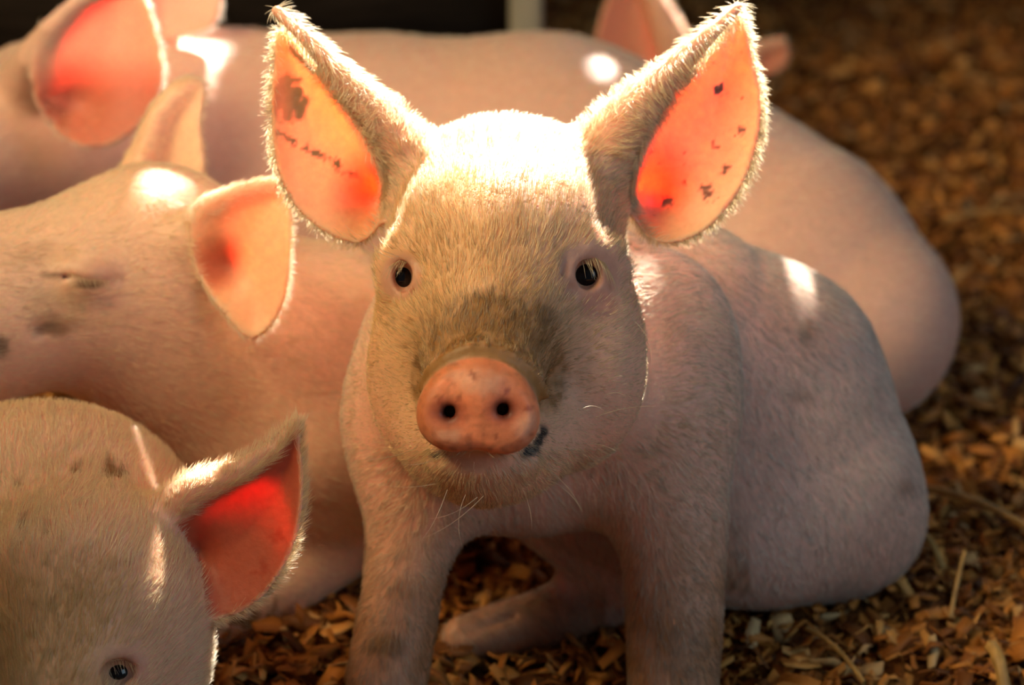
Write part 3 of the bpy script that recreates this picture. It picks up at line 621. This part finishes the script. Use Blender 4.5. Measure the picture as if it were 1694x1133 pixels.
# ---- big pig lying across the back
E4 = Ear([(62, 78), (105, 25), (160, -20), (225, -25), (255, 35), (270, 110), (262, 165), (225, 215), (165, 245), (105, 230), (62, 180), (50, 125)], 2.01,
         [(48, 130, 2.07, 50), (55, 95, 2.03, 30), (82, 48, 2.012, 17), (130, 2, 2.005, 12), (195, -30, 2.005, 9)], gx=-.004, cup=.018, cupw=.03, th=.0022, pit=(115, 170, 45, .022))
E4b = Ear([(240, 60), (232, 0), (250, -50), (310, -70), (360, -40), (366, 10), (350, 45), (300, 60)], 2.18, [(240, 60, 2.18, 20), (238, 0, 2.175, 12), (255, -50, 2.175, 9)], cup=.010, cupw=.03, th=.0022)
def back_field(Q):
    d = CON(Q, (1412, 530, 2.10, 172), (1300, 458, 2.13, 216))
    d = U(d, CON(Q, (1300, 458, 2.13, 216), (1170, 405, 2.17, 240)), .02)
    d = U(d, CON(Q, (1170, 405, 2.17, 240), (900, 332, 2.24, 268)), .02)
    d = U(d, CON(Q, (900, 332, 2.24, 268), (600, 322, 2.27, 258)), .02)
    d = U(d, CON(Q, (600, 322, 2.27, 258), (360, 285, 2.26, 218)), .02)
    d = U(d, CON(Q, (360, 285, 2.26, 218), (90, 225, 2.17, 138)), .05)
    d = U(d, CON(Q, (60, 215, 2.145, 132), (-140, 285, 2.07, 122)), .04)
    d = U(d, CON(Q, (-140, 330, 2.06, 100), (-260, 370, 2.03, 75)), .03)
    d = U(d, E4.field(Q), .016); d = U(d, E4b.field(Q), .012)
    return d
def back_extra(v, N, col, bare, hc):
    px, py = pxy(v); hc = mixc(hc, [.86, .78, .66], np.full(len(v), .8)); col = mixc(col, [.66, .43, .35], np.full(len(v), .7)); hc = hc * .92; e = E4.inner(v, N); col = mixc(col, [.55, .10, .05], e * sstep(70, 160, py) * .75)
    return col, bare, hc
back = make_pig('pig', 'big pale pig lying stretched out behind the piglets', back_field, [-.62, -.34, 1.93], [.42, .10, 2.45], .0034, [E4, E4b], (-260, 370, 2.02), 36000, .008, .00015, back_extra, (.9, .25, .2))

# ---- pig farther back, only its ears rise behind the big pig
E5 = Ear([(990, 120), (985, 60), (1005, -5), (1040, -45), (1070, -30), (1088, 40), (1085, 120)], 2.70, [(1140, 130, 2.71, 30), (1112, 60, 2.70, 26), (1085, 0, 2.695, 16), (1055, -50, 2.70, 9)], cup=.012, cupw=.02, th=.0025)
E6 = Ear([(1225, 120), (1250, 85), (1285, 68), (1304, 80), (1300, 108), (1262, 128)], 2.70, [(1215, 130, 2.71, 24), (1250, 78, 2.70, 10), (1295, 66, 2.70, 7)], cup=.010, cupw=.014, th=.0025)
def far_field(Q):
    d = E(Q, 1140, 215, 2.74, 100, 95, 90)
    d = U(d, CON(Q, (1140, 230, 2.70, 80), (1130, 330, 2.60, 55)), .04)
    d = U(d, CON(Q, (1140, 270, 2.80, 90), (1050, 300, 2.98, 120)), .04)
    d = U(d, E5.field(Q), .016); return U(d, E6.field(Q), .014)
def far_extra(v, N, col, bare, hc):
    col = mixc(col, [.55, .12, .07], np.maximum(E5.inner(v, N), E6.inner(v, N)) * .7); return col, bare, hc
far = make_pig('pig', 'blurred far pig whose dark red ears show above the big lying pig', far_field, [.03, -.42, 2.52], [.33, -.02, 3.10], .004, [E5, E6], (1130, 330, 2.58), 9000, .010, .0002, far_extra, (.0, .2, .9))
# ------------------------------------------------------------------ added unseen roof sheet, holes shaped to put the sun patches in place
ROOF_Z = 1.62; RC = .008
LIT = {  # where the sun lands: photo x, y, half width, half height
    0: [(838, 200, 148, 60), (790, 262, 60, 26), (900, 258, 55, 18), (575, 150, 145, 175), (1165, 170, 125, 190), (1052, 540, 26, 85), (1316, 450, 9, 30, 9), (1305, 520, 5, 10, 9)],
    1: [(310, 302, 105, 34)], 2: [(400, 765, 135, 42), (470, 720, 40, 44)], 3: [(345, 78, 30, 8), (990, 105, 24, 7)],
    4: [(1115, 20, 40, 70)], 5: [(785, 915, 26, 26), (752, 968, 16, 16)]}
MAXD = {0: 1.62, 1: 1.70, 2: 1.53}
pigs = [main, left, corner, back, far]
px_all, xy_all, hs_all, id_all, dz_all, ns_all = [], [], [], [], [], []
for k, o in enumerate(pigs + ['floor']):
    if o == 'floor':
        gx, gy = np.meshgrid(np.arange(-1, 1.2, .006), np.arange(-.5, 1.6, .006)); V = np.stack([gx.ravel(), gy.ravel(), np.zeros(gx.size)], 1)
    else:
        V = np.empty(len(o.data.vertices) * 3, f32); o.data.vertices.foreach_get('co', V); V = V.reshape(-1, 3).astype(float)
    c = (V - CAM) @ BASIS.T; px_all.append(np.stack([c[:, 0] / c[:, 2] * FPX + CX, c[:, 1] / c[:, 2] * FPX + CY], 1))
    t = (ROOF_Z - V[:, 2]) / SUN_DIR[2]; xy_all.append((V + t[:, None] * SUN_DIR)[:, :2]); hs_all.append(-t); id_all.append(np.full(len(V), k)); dz_all.append(c[:, 2]); ns_all.append((noise(V, .012, 71) - .5) * .5)
PXA, XYA, HSA, IDA, DZA, NSA = [np.concatenate(a) for a in (px_all, xy_all, hs_all, id_all, dz_all, ns_all)]
lit = np.zeros(len(PXA), bool)
for k, e, cond in ((0, EL, lambda x, y: y > -99), (0, ER, lambda x, y: x > 1050), (1, E2, lambda x, y: y > -99), (2, E3, lambda x, y: (x > 370) & (y < 830)), (3, E4, lambda x, y: y < 125), (3, E4b, lambda x, y: y > -99)):
    q = np.where(IDA == k)[0]; C3 = np.stack([(PXA[q, 0] - CX) * DZA[q] / FPX, (PXA[q, 1] - CY) * DZA[q] / FPX, DZA[q]], 1).astype(f32)
    lit[q] |= (e.sheet(C3) < .005) & cond(PXA[q, 0], PXA[q, 1])
for k, L_ in LIT.items():
    for (cx, cy, ax, ay, *mx) in L_: lit |= (IDA == k) & (DZA < (mx[0] if mx else MAXD.get(k, 9))) & (((PXA[:, 0] - cx) / ax) ** 2 + ((PXA[:, 1] - cy) / ay) ** 2 + NSA < 1)
rx0, ry0 = XYA[lit].min(0) - .1; rx1, ry1 = XYA[lit].max(0) + .1
nx = int((rx1 - rx0) / RC) + 1; ny = int((ry1 - ry0) / RC) + 1
ij = np.floor((XYA - (rx0, ry0)) / RC).astype(int); m = (ij >= 0).all(1) & (ij[:, 0] < nx) & (ij[:, 1] < ny)
ij, hh, ll = ij[m], HSA[m], lit[m]; order = np.argsort(hh); hole = np.zeros((nx, ny), bool)
hole[ij[order, 0], ij[order, 1]] = ll[order]               # what the sun ray meets first decides
own = np.full((nx, ny), -1); own[ij[order, 0], ij[order, 1]] = np.where((IDA == 0) & (DZA > 1.63), 9, IDA)[m][order]
grow = hole.copy(); grow[1:] |= hole[:-1]; grow[:-1] |= hole[1:]; grow[:, 1:] |= hole[:, :-1]; grow[:, :-1] |= hole[:, 1:]
ero = hole.copy(); ero[1:] &= hole[:-1]; ero[:-1] &= hole[1:]; ero[:, 1:] &= hole[:, :-1]; ero[:, :-1] &= hole[:, 1:]
hole &= ero | (own != 1)
earc = np.zeros((nx, ny), bool); nE = np.zeros(len(PXA), bool); q = np.where(IDA == 0)[0]
C3 = np.stack([(PXA[q, 0] - CX) * DZA[q] / FPX, (PXA[q, 1] - CY) * DZA[q] / FPX, DZA[q]], 1).astype(f32)
nE[q] = ((EL.sheet(C3) < .004) & (PXA[q, 1] < 400)) | ((ER.sheet(C3) < .004) & (PXA[q, 0] > 1060))
earc[ij[order, 0], ij[order, 1]] = nE[m][order]
fr = earc.copy(); fr[1:] |= earc[:-1]; fr[:-1] |= earc[1:]; fr[:, 1:] |= earc[:, :-1]; fr[:, :-1] |= earc[:, 1:]
hole |= fr
hole |= grow & ((own == 0) | (own == 5))
gi = np.arange((nx + 1) * (ny + 1)).reshape(nx + 1, ny + 1)
vx, vy = np.meshgrid(rx0 + np.arange(nx + 1) * RC, ry0 + np.arange(ny + 1) * RC, indexing='ij')
rv = np.stack([vx.ravel(), vy.ravel(), np.full(vx.size, ROOF_Z)], 1)
rF = np.stack([gi[:-1, :-1], gi[1:, :-1], gi[1:, 1:], gi[:-1, 1:]], -1)[~hole]
rx1, ry1 = rx0 + nx * RC, ry0 + ny * RC
X0, X1, Y0, Y1 = -2.6, max(2.6, rx1 + .3), -.25, 4.1
bvv, bF = [], []
for (a, b, c, d_) in [(X0, rx0, Y0, Y1), (rx1, X1, Y0, Y1), (rx0, rx1, Y0, ry0), (rx0, rx1, ry1, Y1)]:
    k = len(rv) + len(bvv); bvv += [(a, c, ROOF_Z), (b, c, ROOF_Z), (b, d_, ROOF_Z), (a, d_, ROOF_Z)]; bF.append((k, k + 1, k + 2, k + 3))
roof = mesh_obj('ceiling_sun_mask', np.concatenate([rv, np.array(bvv)]), np.concatenate([rF, np.array(bF)]), M_ROOF, smooth=False)
sm = roof.modifiers.new('thick', 'SOLIDIFY'); sm.thickness = .004
tag(roof, 'unseen added roof sheet with holes cut to aim the sun', kind='structure')
tag(shavings(70000), 'loose orange brown wood shavings spread over the pen floor', 'wood shavings', kind='stuff')
